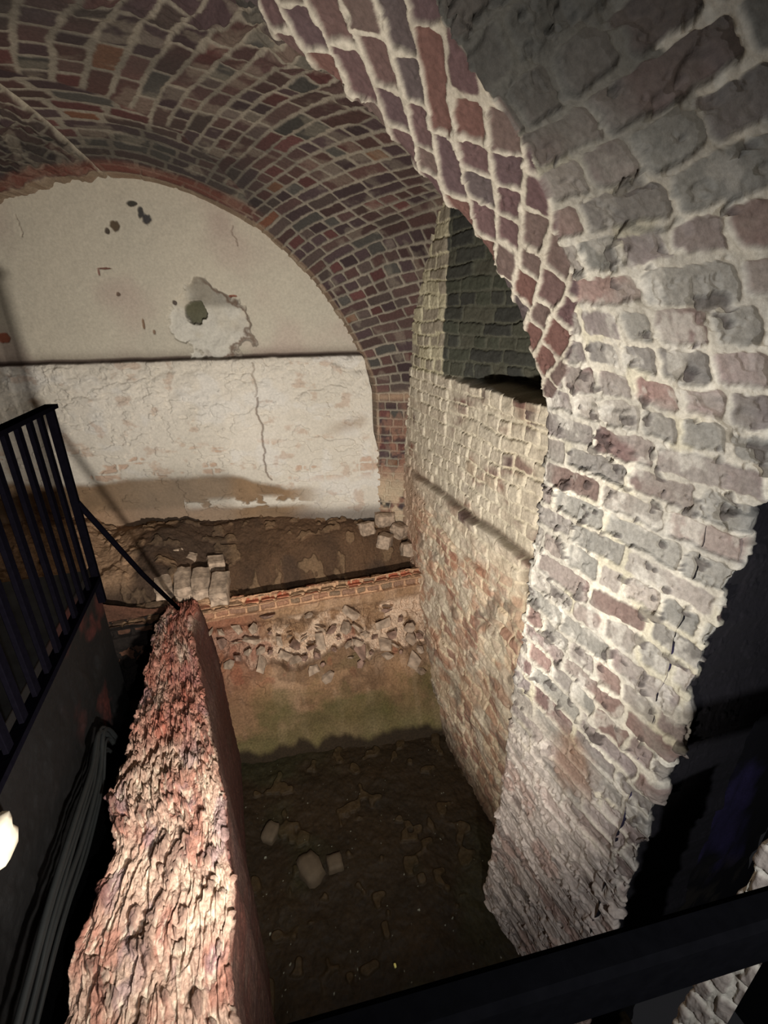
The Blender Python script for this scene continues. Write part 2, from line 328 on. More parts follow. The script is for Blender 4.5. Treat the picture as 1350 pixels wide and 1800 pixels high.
# ================================================================== RIGHT WALL OF THE BAY
def build_wall_right():
    nu, nv = 500, 900
    Yv = np.linspace(1.02, 3.40, nu)[:, None] * np.ones((1, nv)); z = np.linspace(-1.6, 2.45, nv)[None, :] * np.ones((nu, 1))
    P = np.stack([1.30 + 0 * Yv, Yv, z], -1)
    h = (fbm(Yv * 2, z * 2, 201, 3) - .5) * .03
    # recessed field above a sill, running out to nothing at Y=2.74
    set_ = np.clip((2.76 - Yv) * .20, 0, .16)
    sill = 1.19 + (fbm(Yv * 7, Yv * 0, 203, 2) - .5) * .03
    up = ss(sill - .012, sill + .018, z)
    h -= up * set_
    # brick-on-edge coping of the sill, near end, standing a little proud
    cop = ss(2.18, 2.14, Yv) * (z < sill + .01) * (z > sill - .105)
    body, r1, r2, r3, d = bricks(Yv, z, 205, ph=.076, bl=.225, mort=.009, warp=.014, rag=.008, header=.55)
    cx_ = (Yv / .105); cf = np.abs(cx_ - np.floor(cx_) - .5)
    copb = ss(.5, .42, cf) * ss(0, .02, sill - z) * ss(.105, .085, sill - z)
    body = np.where(cop > 0, copb, body)
    h += cop * (.02 * copb)
    h -= np.exp(-((z - sill - .03) / .02) ** 2) * ss(2.3, 2.2, Yv) * .05
    # lower lift: proud below the ledge
    led = .445 + (fbm(Yv * 5, Yv * 0, 207, 3) - .5) * .03
    low = ss(led + .014, led - .010, z) * ss(3.3, 2.9, Yv)
    h += low * .045
    h += low * (fbm(Yv * 5, z * 9, 208, 4) - .5) * .045 + ss(.2, -.3, z) * (fbm(Yv * 12, z * 14, 209, 4) - .5) * .02
    h += (body - .5) * .008 * (1 - .3 * low) + (r2 - .5) * .014 * body + (fbm(Yv * 16, z * 18, 223, 4) - .5) * .018 + (fbm(Yv * 50, z * 50, 210, 3) - .5) * .005
    # deep scars
    for (y0, z0, ly, lz) in [(2.35, .22, .45, .010), (1.72, -.05, .12, .02), (1.55, .10, .1, .04), (1.9, -.12, .1, .025)]:
        k = np.exp(-((z - z0 - .04 * np.sin(Yv * 5)) / lz) ** 2) * ss(ly, ly * .6, np.abs(Yv - y0))
        h -= k * .03
    hole = ss(1.1, .7, np.hypot((Yv - 1.60) / .05, (z - .36) / .06) + (fbm(Yv * 20, z * 20, 212, 2) - .5) * .6)
    h -= hole * .05
    cb = palette(r1, [srgb(120, 92, 82), srgb(156, 136, 118), srgb(140, 118, 106), srgb(108, 90, 84), srgb(170, 152, 130), srgb(136, 100, 84)])
    cm = mix(srgb(220, 208, 182), srgb(200, 188, 162), fbm(Yv * 7, z * 7, 215, 3))
    white = ss(.36, .58, fbm(Yv * 5, z * 7, 216, 5) + .10 * ss(2.0, 2.6, Yv) + .08)
    col = mix(cm, cb, body)
    col = mix(col, mix(srgb(214, 204, 182), srgb(192, 182, 160), fbm(Yv * 14, z * 14, 217, 3)), white * (.80 + .12 * (1 - body)))
    # recessed field in darker grey-green tones (paler strip left at its far side)
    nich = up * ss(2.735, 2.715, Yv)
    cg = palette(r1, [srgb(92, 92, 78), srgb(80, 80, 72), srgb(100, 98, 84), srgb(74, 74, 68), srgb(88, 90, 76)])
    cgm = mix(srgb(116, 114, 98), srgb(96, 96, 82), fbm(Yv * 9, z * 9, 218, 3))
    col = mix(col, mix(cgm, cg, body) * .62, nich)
    col = mix(col, mix(srgb(188, 180, 150), srgb(150, 140, 122), body * (r1 > .45)), up * (1 - nich) * .85)
    # warm, brown lower lift
    lo = low * ss(.5, .1, z)
    cl = palette(r1, [srgb(184, 150, 124), srgb(198, 170, 144), srgb(166, 132, 112), srgb(206, 184, 156)])
    cl = mix(cl, srgb(206, 188, 158), 1 - body)
    cl = mix(cl, srgb(200, 190, 168), ss(.45, .6, fbm(Yv * 5, z * 7, 219, 4)) * .7)
    cl = mix(cl, srgb(150, 96, 70), ss(.58, .7, fbm(Yv * 6, z * 10, 221, 4)) * .5)
    cl = mix(cl, srgb(108, 96, 84), ss(.62, .74, fbm(Yv * 7, z * 7, 222, 4)) * .6)
    col = mix(col, cl, lo)
    col = mix(col, srgb(90, 72, 56), np.exp(-((z - led - .015) / .018) ** 2) * ss(3.3, 3.0, Yv) * .75)  # brown line paints in the shade on the ledge top
    col = mix(col, srgb(160, 112, 84), ss(.75, .2, z) * ss(2.6, 3.2, Yv) * .5)
    col = mix(col, srgb(196, 150, 100), ss(1.1, .8, np.hypot((Yv - 1.42) / .07, (z - .20) / .13)) * .8)
    col = mix(col, srgb(70, 54, 40), ss(-1.15, -1.45, z) * .85)
    col = mix(col, srgb(86, 72, 58), hole * .7)
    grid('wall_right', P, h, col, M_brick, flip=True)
build_wall_right()

# ================================================================== NEAR PIER + NEAR ARCH (one sweep towards the camera)
PR = [(1.02, -1.75), (1.02, -1.2), (1.022, -.6), (1.02, 0.0), (1.02, .6), (1.003, 1.163), (.941, 1.35), (.882, 1.468), (.82, 1.562), (.754, 1.648), (.676, 1.727), (.622, 1.769), (.585, 1.792),
      (.523, 1.841), (.462, 1.891), (.391, 1.946), (.325, 1.99), (.262, 2.018), (.203, 2.046), (.159, 2.076), (.128, 2.106), (-.1, 2.18), (-.4, 2.2), (-.8, 2.12), (-1.2, 1.9), (-1.55, 1.4), (-1.7, .6)]
def build_near():
    k = len(PR) - 1
    t0 = np.linspace(0, k, 4000); C0 = spline(PR, t0, 0); al = arclen(C0)
    # finer up to the crown, coarse beyond
    s_seen = np.interp(22.0, t0, al)
    sv = np.concatenate([np.arange(0, s_seen, .0031), np.arange(s_seen, al[-1], .02)])
    t = np.interp(sv, al, t0); Pf = spline(PR, t, 0)
    Yv = np.concatenate([np.arange(.24, 1.27, .0030), [1.272, 1.276, 1.282, 1.29, 1.30, 1.30]])
    n, m = len(Yv), len(sv)
    Y = Yv[:, None] * np.ones((1, m)); S = sv[None, :] * np.ones((n, 1)); T = t[None, :] * np.ones((n, 1))
    X = Pf[None, :, 0] * np.ones((n, 1)); Z = Pf[None, :, 1] * np.ones((n, 1))
    ahead = np.clip(1.27 - Y, 0, 2)
    wv = ss(1.75, 1.1, Z) * (X > 0)
    X = X + ahead * .12 * wv; Z = Z + ahead * .10 * (1 - wv)
    # arris rounds off, then the far face of the arch
    dxy = np.gradient(Pf, axis=0); nn = np.stack([dxy[:, 1], -dxy[:, 0]], -1); nn /= np.linalg.norm(nn, axis=1, keepdims=True)
    off = np.interp(Yv, [1.25, 1.27, 1.282, 1.30], [0, .004, .014, .04]); off[-2] = .12; off[-1] = .55
    lim = np.where(Z < 1.2, .285 / .55, 1.0)
    X = X + off[:, None] * nn[None, :, 0] * np.where(off[:, None] > .05, lim, 1); Z = Z + off[:, None] * nn[None, :, 1] * np.where(off[:, None] > .05, lim, 1)
    P = np.stack([X, Y, Z], -1)
    a = (1.3 - Y) * 1.01; sz = S - 1.75                                  # sz equals world z on the vertical part
    b = sz + ahead * (.03 + .07 * ss(1.2, 1.8, sz))
    m1 = bricks(a, b, 301, ph=.0825, bl=.225, mort=.011, warp=.011, rag=.008, rr=.014, header=.45)
    # skewed ring of the arch
    ang = math.radians(47)
    a2 = -(S * math.cos(ang)) + Y * math.sin(ang); b2 = S * math.sin(ang) + Y * math.cos(ang)
    m2 = bricks(a2, b2, 331, ph=.074, bl=.19, mort=.0075, warp=.012, rag=.007, rr=.008, header=.75)
    bound = np.interp(sz, [1.28, 1.38, 1.6, 1.9, 2.2, 2.45, 2.8, 3.2], [1.27, 1.15, 1.02, .96, .93, .86, .80, .60]) + (fbm(S * 5, S * 0, 340, 3) - .5) * .10
    ring = ss(-.006, .006, Y - bound) * (sz > 1.28)
    pick = lambda i: np.where(ring > .5, m2[i], m1[i])
    body, r1, r2, r3, d = pick(0), pick(1), pick(2), pick(3), pick(4)
    gapc = np.exp(-((Y - bound) / .012) ** 2) * (sz > 1.3)
    arm = ss(-.75, -1.1, sz)
    smooth = ss(-.15, -.7, sz)                                          # lower part of the pier: limewashed and worn
    h = (body - .5) * (.009 * (1 - .6 * smooth)) + (r2 - .5) * .008 * body * (1 - ring * .6) * (1 - smooth * .6)
    h += (fbm(a * 3, b * 3, 342, 3) - .5) * .035 * (1 - ring * .5)
    pit = fbm(a * 26, b * 26, 343, 4)
    h += (pit - .5) * .007 - ss(.64, .72, pit) * .007 + (fbm(a * 70, b * 70, 348, 3) - .5) * .004
    chip = ss(.66, .72, fbm(a * 9, b * 10, 344, 3)); h -= chip * .012 * (1 - ring)
    spall = (r3 > .90) * body; h -= spall * .012
    top = ss(1.55, 1.95, sz) * (1 - ring)
    h += top * (fbm(a * 8, b * 8, 345, 4) - .5) * .02
    h += smooth * (fbm(a * 7, b * 22, 346, 4) - .5) * .028
    h -= 0 * gapc * .008 * ss(1.5, 1.6, sz)
    h *= ss(1.30, 1.27, Y)
    # colours
    cb = palette(r1, [srgb(122, 108, 104), srgb(112, 102, 100), srgb(100, 76, 74), srgb(116, 114, 108), srgb(108, 86, 80), srgb(134, 126, 118), srgb(100, 96, 92), srgb(120, 96, 90)]) * (.75 + .5 * r2)[..., None]
    cm = mix(srgb(196, 190, 176), srgb(176, 168, 150), fbm(a * 9, b * 9, 350, 3))
    col = mix(cm, cb, body * (.97 - .15 * fbm(a * 30, b * 30, 351, 3)))
    dust = ss(.40, .62, fbm(a * 7, b * 7, 352, 5))
    col = mix(col, srgb(138, 134, 125), dust * .55 * (1 - ring))
    crust = ss(.58, .70, fbm(a * 18, b * 14, 353, 4)); col = mix(col, srgb(176, 171, 160), crust * .6 * (1 - ring) * ss(2.0, 1.6, sz))
    col = mix(col, srgb(176, 168, 138), ss(.60, .72, fbm(a * 8, b * 8, 354, 3)) * (1 - body) * .4)
    pock = ss(.70, .745, fbm(a * 22, b * 26, 355, 3)) * (1 - ring); h -= pock * .012; col = mix(col, srgb(60, 52, 50), pock * .7)
    cr = palette(r1, [srgb(102, 80, 78), srgb(94, 76, 76), srgb(106, 84, 79), srgb(92, 81, 79), srgb(98, 76, 75), srgb(106, 89, 82), srgb(110, 80, 72)])
    crm = mix(srgb(182, 174, 157), srgb(146, 137, 122), fbm(a * 9, b * 9, 356, 3))
    rc = mix(crm, cr, body)
    up = ss(2.25, 2.9, sz); rc = mix(crm, cr * .72, body) * (1 - .45 * up)[..., None]
    col = mix(col, rc, ring)
    # sooty grey repointed masonry over the springing, lamp falloff painted in too
    g = ss(1.45, 2.0, sz + (fbm(a * 4, b * 4, 364, 3) - .5) * .3) * (1 - ring)
    sg = palette(r1, [srgb(92, 90, 86), srgb(84, 76, 72), srgb(100, 98, 92), srgb(76, 68, 64), srgb(104, 74, 66), srgb(88, 88, 84)])
    sgm = mix(srgb(84, 83, 78), srgb(176, 170, 156), ss(.57, .62, fbm(a * 4, b * 4, 357, 3)))
    sg = mix(sg, srgb(82, 82, 77), ss(.42, .55, fbm(a * 4.5, b * 4.5, 362, 4)) * .85)
    col = mix(col, mix(sgm, sg, body) * .50, g * .95)
    # limewash lower down
    lw = ss(.15, -.55, sz + (fbm(a * 4, b * 3, 358, 4) - .5) * .5)
    cl = mix(srgb(208, 194, 182), srgb(176, 162, 150), fbm(a * 6, b * 18, 359, 4))
    cl = mix(cl, srgb(150, 112, 98), ss(.55, .66, fbm(a * 6, b * 12, 360, 4)) * .6)
    cl = mix(cl, srgb(94, 84, 78), ss(.64, .74, fbm(a * 7, b * 20, 361, 4)) * .7)
    col = mix(col, cl, lw * .85)
    rust = ss(1.2, .6, np.hypot((Y - .93) / .10, (sz + .02) / .14) + (fbm(a * 12, b * 12, 363, 3) - .5) * .8)
    col = mix(col, srgb(112, 76, 50), rust * .6)
    col = mix(col, srgb(110, 104, 84), ss(-1.45, -1.6, sz) * .6)
    # ragged end of the pier: below the springing the rows past it fold round into the return face
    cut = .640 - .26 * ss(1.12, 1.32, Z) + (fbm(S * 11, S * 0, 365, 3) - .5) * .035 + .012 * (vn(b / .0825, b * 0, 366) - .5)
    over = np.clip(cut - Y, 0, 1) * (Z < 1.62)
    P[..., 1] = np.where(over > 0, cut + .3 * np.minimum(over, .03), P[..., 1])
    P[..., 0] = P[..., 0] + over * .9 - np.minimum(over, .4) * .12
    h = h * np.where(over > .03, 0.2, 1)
    col = mix(col, srgb(24, 22, 26), ss(.012, .03, over))  # return face painted near-black for its lack of light
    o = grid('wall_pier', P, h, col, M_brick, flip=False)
    return o
build_near()

def simple_grid(name, f, n, m, h, colf, mat, flip=False, kind='structure'):
    u = np.linspace(0, 1, n)[:, None] * np.ones((1, m)); v = np.linspace(0, 1, m)[None, :] * np.ones((n, 1))
    P = np.stack([x * np.ones((n, m)) for x in f(u, v)], -1)
    return grid(name, P, h(u, v), colf(u, v), mat, flip, kind)

# vault carried on over the viewer's head
def build_near_back():
    Pf = spline(PR, np.linspace(5.2, len(PR) - 1, 260), 0); al = arclen(Pf)
    Yv = np.linspace(-1.2, .30, 180); n, m = len(Yv), len(al)
    Y = Yv[:, None] * np.ones((1, m)); S = al[None, :] * np.ones((n, 1))
    X = Pf[None, :, 0] * np.ones((n, 1)); Z = Pf[None, :, 1] * np.ones((n, 1))
    ah = 1.27 - Y; wv = ss(1.75, 1.1, Z) * (X > 0); X = X + .12 * ah * wv; Z = Z + .10 * ah * (1 - wv) + .015
    m1 = bricks(ah, S, 371, ph=.0825, bl=.235)
    col = mix(srgb(120, 116, 106), palette(m1[1], [srgb(92, 88, 84), srgb(84, 72, 68), srgb(100, 96, 90)]), m1[0])
    grid('ceiling_near', np.stack([X, Y, Z], -1), m1[0] * .01, col, M_brick)
build_near_back()

# recess beyond the pier, unlit darkness painted in; and the jamb nearer the viewer
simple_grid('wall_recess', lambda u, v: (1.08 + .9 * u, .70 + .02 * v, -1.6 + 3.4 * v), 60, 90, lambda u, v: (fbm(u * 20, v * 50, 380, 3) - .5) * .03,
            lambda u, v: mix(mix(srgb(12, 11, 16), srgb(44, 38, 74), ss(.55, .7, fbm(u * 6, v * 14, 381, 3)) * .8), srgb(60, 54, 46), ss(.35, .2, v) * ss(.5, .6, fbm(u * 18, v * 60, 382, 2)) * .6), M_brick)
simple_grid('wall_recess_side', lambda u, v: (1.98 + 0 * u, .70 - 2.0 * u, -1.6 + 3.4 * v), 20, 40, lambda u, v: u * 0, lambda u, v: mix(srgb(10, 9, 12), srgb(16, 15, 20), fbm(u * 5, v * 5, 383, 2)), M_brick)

# jamb strip
def build_jamb():
    n, m = 130, 500
    w_ = np.linspace(0, 1, n)[:, None] * np.ones((1, m)); z = np.linspace(-1.6, .55, m)[None, :] * np.ones((n, 1))
    X = .90 + .02 * w_; Y = .318 - .075 * w_
    # wrap the far side
    X = X + .16 * ss(.10, 0, w_); Y = Y + .0 * w_
    P = np.stack([X, Y, z], -1)
    bd = bricks(w_ * .09 + .06, z, 390, ph=.08, bl=.2)
    h = bd[0] * .008 + (fbm(w_ * 3, z * 20, 391, 4) - .5) * .02
    col = mix(srgb(190, 184, 170), srgb(150, 140, 130), bd[0])
    o = grid('jamb_pier', P, h, col, M_brick, flip=False, kind=None)
    tag(o, 'narrow pale brick jamb in the lower right corner behind the black handrail', 'jamb')
build_jamb()

# ================================================================== PIT FLOOR
def build_floor():
    n, m = 560, 760
    X = -.45 + 1.85 * np.linspace(0, 1, n)[:, None] * np.ones((1, m)); Y = -.4 + 3.1 * np.linspace(0, 1, m)[None, :] * np.ones((n, 1))
    P = np.stack([X, Y, -1.45 + 0 * X], -1)
    h = (fbm(X * 3, Y * 3, 401, 5) - .5) * .06 + (fbm(X * 16, Y * 16, 402, 4) - .5) * .022
    st = fbm(X * 11, Y * 11, 403, 2); h += ss(.68, .74, st) * .018
    fd = np.minimum(np.abs(X + .23), 9); h += ss(.10, 0, fd) * .02
    col = mix(srgb(66, 50, 30), srgb(44, 36, 24), fbm(X * 5, Y * 5, 404, 5))
    col = mix(col, srgb(88, 70, 44), ss(.66, .76, st) * .6)
    col = mix(col, srgb(60, 64, 40), ss(.55, .7, fbm(X * 2, Y * 2, 406, 3)) * .4)
    col = mix(col, srgb(170, 170, 150), ss(.90, .93, fbm(X * 60, Y * 60, 405, 2)))
    col = col * .55
    grid('floor', P, h, col, M_mud)
build_floor()

# ================================================================== BACK FACE OF THE PIT (battered, crumbling)
def build_slope():
    n, m = 820, 520
    X = -.95 + 2.30 * np.linspace(0, 1, n)[:, None] * np.ones((1, m)); v = np.linspace(0, 1, m)[None, :] * np.ones((n, 1))
    z = -1.50 + (-.27 + 1.50) * v
    rgt = (X + .2) / 1.5
    ybot = 2.54 - .24 * np.clip(rgt, -.3, 1.1); ytop = 2.86
    Y = ybot + (ytop - ybot) * np.clip((z + 1.50) / 1.20, 0, 1) ** .9
    P = np.stack([X, Y, z], -1)
    h = (fbm(X * 2.5, z * 3, 411, 4) - .5) * .10
    # jagged torn band
    lip = -.74 + (fbm(X * 5, X * 0, 412, 4) - .5) * .32 - .05 * rgt
    band = ss(lip - .010, lip + .012, z) * ss(-.43, -.50, z)
    flk = fbm(X * 16, z * 13, 413, 4); ridg = 1 - np.abs(flk * 2 - 1) * 2
    h += band * (.045 + .14 * (fbm(X * 13, z * 12, 414, 4) - .45)) + band * ss(.6, 1, ridg) * .02
    h += (fbm(X * 26, z * 10, 415, 3) - .5) * .018 * ss(-1.2, -.8, z)
    blob = ss(.60, .68, fbm(X * 8, z * 8, 416, 3)) * ss(-1.2, -.9, z); h += blob * .012
    # two brick courses on top, the upper one stepped back
    cs = ss(-.385, -.375, z)
    bk = bricks(X, z + .38, 417, ph=.056, bl=.20, warp=.008, header=.2)
    h += cs * (.02 + bk[0] * .016)
    h += np.exp(-((z + .33) / .008) ** 2) * -.02
    col = mix(srgb(156, 122, 90), srgb(124, 98, 74), fbm(X * 4, z * 3, 420, 4))
    col = mix(col, srgb(176, 146, 118), ss(.5, .68, fbm(X * 12, z * 3.5, 421, 4)) * .5)
    col = mix(col, srgb(92, 70, 52), ss(.50, .66, fbm(X * 5, z * 6, 427, 5)) * .55)
    col = mix(col, srgb(206, 180, 154), band * ss(.36, .52, fbm(X * 7, z * 7, 422, 4)) * .85)
    col = mix(col, srgb(140, 82, 62), ss(.68, .74, fbm(X * 6, z * 6, 423, 3)) * .5 * ss(-1.0, -.8, z))
    moss = ss(-.94, -1.14, z + (fbm(X * 4, z * 4, 424, 5) - .5) * .85)
    col = mix(col, mix(srgb(86, 84, 44), srgb(110, 100, 68), fbm(X * 9, z * 9, 425, 4)), moss * (.45 + .5 * fbm(X * 7, z * 9, 428, 4)))
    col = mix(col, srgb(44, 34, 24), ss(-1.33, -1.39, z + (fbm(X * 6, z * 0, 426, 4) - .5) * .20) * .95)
    red = ss(.15, -.15, X) * ss(-1.2, -.6, z); col = mix(col, srgb(122, 72, 54), red * .7)
    up = ss(-.40, -.37, z); col = mix(col, mix(srgb(190, 150, 116), palette(bk[1], [srgb(134, 104, 84), srgb(120, 100, 80), srgb(150, 112, 88)]), bk[0]), up * .9)
    col = mix(col, srgb(30, 24, 20), ss(-.56, -.62, X))  # left end: shade put into the colour as near-black
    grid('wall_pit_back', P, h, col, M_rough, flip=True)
build_slope()

# ================================================================== HOLLOW GROUND BEHIND THE PIT, up to the back wall
def gz(X, Y):
    t = np.clip((Y - 2.84) / (.72), 0, 1)
    z = -.28 + .30 * t ** 1.3
    z = z - .20 * np.exp(-((t - .30) / .16) ** 2) * ss(-.5, .1, X)
    z = z + .10 * np.exp(-(((X + .62) / .30) ** 2 + ((Y - 3.35) / .28) ** 2)) + .06 * np.exp(-(((X - .9) / .4) ** 2 + ((Y - 3.3) / .15) ** 2))
    z = z + .16 * ss(-.35, -.62, X) * ss(2.95, 3.1, Y) * (1 - t)
    return z
def build_ground():
    n, m = 760, 300
    X = -2.5 + 3.82 * np.linspace(0, 1, n)[:, None] * np.ones((1, m)); v = np.linspace(0, 1, m)[None, :] * np.ones((n, 1))
    Yw = 3.45 + (1.054 - X) * .162 / .987 + .05
    Y0 = 2.82 + .0 * X; Y = Y0 + (Yw - Y0) * v
    Z = gz(X, Y) + .10 * ss(-.9, -1.2, X) * ss(2.7, 3.2, Y)
    P = np.stack([X, Y, Z], -1)
    h = (fbm(X * 4, Y * 4, 431, 5) - .5) * .08 + (fbm(X * 22, Y * 22, 432, 4) - .5) * .022
    stn = fbm(X * 10, Y * 12, 433, 3); h += ss(.62, .68, stn) * .02
    # brick course edging the hollow
    ec = ss(2.975, 2.955, Y) ; bk = bricks(X, Y - 2.84, 434, ph=.062, bl=.105, warp=.004, header=.1)
    h = h * (1 - .75 * ec) + ec * (.012 + .012 * bk[0]) + ec * ss(2.895, 2.89, Y) * -.03
    col = mix(srgb(104, 78, 56), srgb(62, 47, 35), fbm(X * 5, Y * 6, 435, 5))
    col = mix(col, srgb(128, 104, 78), ss(.60, .70, stn) * .55)
    col = mix(col, srgb(50, 42, 36), ss(.50, .62, fbm(X * 3, Y * 3, 436, 4)) * .5)
    col = mix(col, mix(srgb(198, 158, 122), palette(bk[1], [srgb(156, 100, 74), srgb(140, 112, 84), srgb(168, 92, 66), srgb(150, 120, 92)]), bk[0]), ec * ss(-.45, -.25, X) * .9)
    og = ss(-.72, -.80, X) * ss(3.0, 3.1, Y); col = mix(col, mix(srgb(166, 134, 104), srgb(130, 104, 80), fbm(X * 9, Y * 9, 437, 3)), og * .85)
    grid('floor_hollow', P, h, col, M_rough)
build_ground()

# ================================================================== LOW CRUMBLING WALL ON THE LEFT OF THE PIT
def build_low_wall():
    ny = 900; Yv = np.concatenate([np.linspace(-.25, .62, 60), np.linspace(.623, 2.86, ny - 60)])
    # section from bottom left, up, over the top, down the pit side
    f = ss(.6, 2.7, Yv)
    xl = -.60 + .0 * f + (fbm(Yv * 5, Yv * 0, 441, 4) - .5) * .12 + .03 * f
    xr = -.185 - .20 * ss(.9, 2.6, Yv) + (fbm(Yv * 5, Yv * 0, 442, 3) - .5) * .05
    zt = -.20 + (fbm(Yv * 3, Yv * 0, 443, 3) - .5) * .05
    segL, segT, segR = 130, 190, 260
    cols = []
    X = np.concatenate([np.repeat(xl[:, None], segL, 1), xl[:, None] + (xr - xl)[:, None] * np.linspace(0, 1, segT)[None, :],
                        xr[:, None] + (np.maximum(-.225, xr + .06) - xr)[:, None] * np.linspace(0, 1, segR)[None, :] ** .7], 1)
    zb = -1.5
    Z = np.concatenate([-.95 + (zt[:, None] + .95) * np.linspace(0, 1, segL)[None, :] ** .6, np.repeat(zt[:, None], segT, 1), zt[:, None] + (zb - zt)[:, None] * np.linspace(0, 1, segR)[None, :] ** 1.3], 1)
    # round the shoulders
    for _ in range(6):
        X[:, 1:-1] = (X[:, :-2] + X[:, 1:-1] * 2 + X[:, 2:]) / 4; Z[:, 1:-1] = (Z[:, :-2] + Z[:, 1:-1] * 2 + Z[:, 2:]) / 4
    m = X.shape[1]; Y = Yv[:, None] * np.ones((1, m)); P = np.stack([X, Y, Z], -1)
    c = np.concatenate([[0], np.cumsum(np.hypot(np.diff(X[450]), np.diff(Z[450])))])[None, :] * np.ones((ny, 1))
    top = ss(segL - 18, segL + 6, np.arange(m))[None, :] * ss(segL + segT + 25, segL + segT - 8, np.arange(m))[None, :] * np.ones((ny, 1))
    g = fbm(Y * 9, c * 40, 451, 5); g2 = fbm(Y * 22, c * 80, 452, 5, .6); lump = fbm(Y * 6, c * 9, 453, 4)
    h = (g - .5) * .022 + (g2 - .5) * .034 * top + (lump - .5) * .026 + (fbm(Y * 50, c * 120, 456, 3) - .5) * .012
    pt = ss(.62, .68, fbm(Y * 20, c * 44, 454, 3)); h -= pt * .024 * top
    grv = 1 - np.abs(2 * fbm(Y * 3, c * 30, 455, 3) - 1); h -= ss(.90, 1, grv) * .014 * top
    h = h * (.35 + .65 * top) 
    col = mix(srgb(160, 130, 114), srgb(184, 160, 140), fbm(Y * 8, c * 30, 460, 4))
    col = mix(col, srgb(152, 102, 86), ss(.52, .64, fbm(Y * 5, c * 16, 461, 4)) * .7)
    col = mix(col, srgb(128, 110, 116), ss(.58, .68, fbm(Y * 7, c * 14, 462, 4)) * .55)
    col = mix(col, srgb(210, 196, 174), ss(.58, .68, g2) * .55); col = mix(col, srgb(70, 44, 38), pt * top * .6)
    col = mix(col, srgb(140, 72, 54), ss(.50, .72, fbm(Y * 3, c * 6, 463, 3) + .18 * ss(1.4, 2.2, Y)) * .6)
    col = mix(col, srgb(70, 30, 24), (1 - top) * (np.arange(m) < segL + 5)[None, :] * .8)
    col = mix(col, srgb(66, 38, 31), (1 - top) * (np.arange(m) > segL + segT)[None, :] * .9)  # both side faces get their shade as dark red colour
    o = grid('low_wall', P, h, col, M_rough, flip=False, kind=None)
    tag(o, 'long low crumbling red brick wall running along the left of the pit', 'low wall')
build_low_wall()

# channel left of the low wall, deck, wall on far left
simple_grid('floor_channel', lambda u, v: (-2.4 + 2.0 * u, -.4 + 3.35 * v, -.85 + 0 * u), 160, 260, lambda u, v: (fbm(u * 14, v * 22, 471, 5) - .5) * .10,
            lambda u, v: mix(srgb(40, 34, 30), srgb(66, 40, 32), fbm(u * 9, v * 14, 472, 4)), M_mud)
simple_grid('wall_left', lambda u, v: (-2.42 + 0 * u, -.4 + 4.4 * u, -1.0 + 2.9 * v), 300, 200, lambda u, v: bricks(u * 4.4, v * 2.9, 480)[0] * .01,
            lambda u, v: mix(srgb(150, 140, 122), palette(bricks(u * 4.4, v * 2.9, 480)[1], [srgb(104, 76, 68), srgb(92, 80, 72), srgb(112, 84, 74)]), bricks(u * 4.4, v * 2.9, 480)[0]), M_brick, flip=True)
# earth bank closing the channel under the hollow
simple_grid('wall_channel_end', lambda u, v: (-2.4 + 2.0 * u, 2.84 + .02 * v, -.95 + (.72 + .12 * ss(.9, .7, u)) * v), 200, 90, lambda u, v: (fbm(u * 10, v * 6, 473, 5) - .5) * .10,
            lambda u, v: mix(srgb(70, 52, 40), srgb(96, 60, 44), fbm(u * 9, v * 6, 474, 4)), M_rough, flip=True)

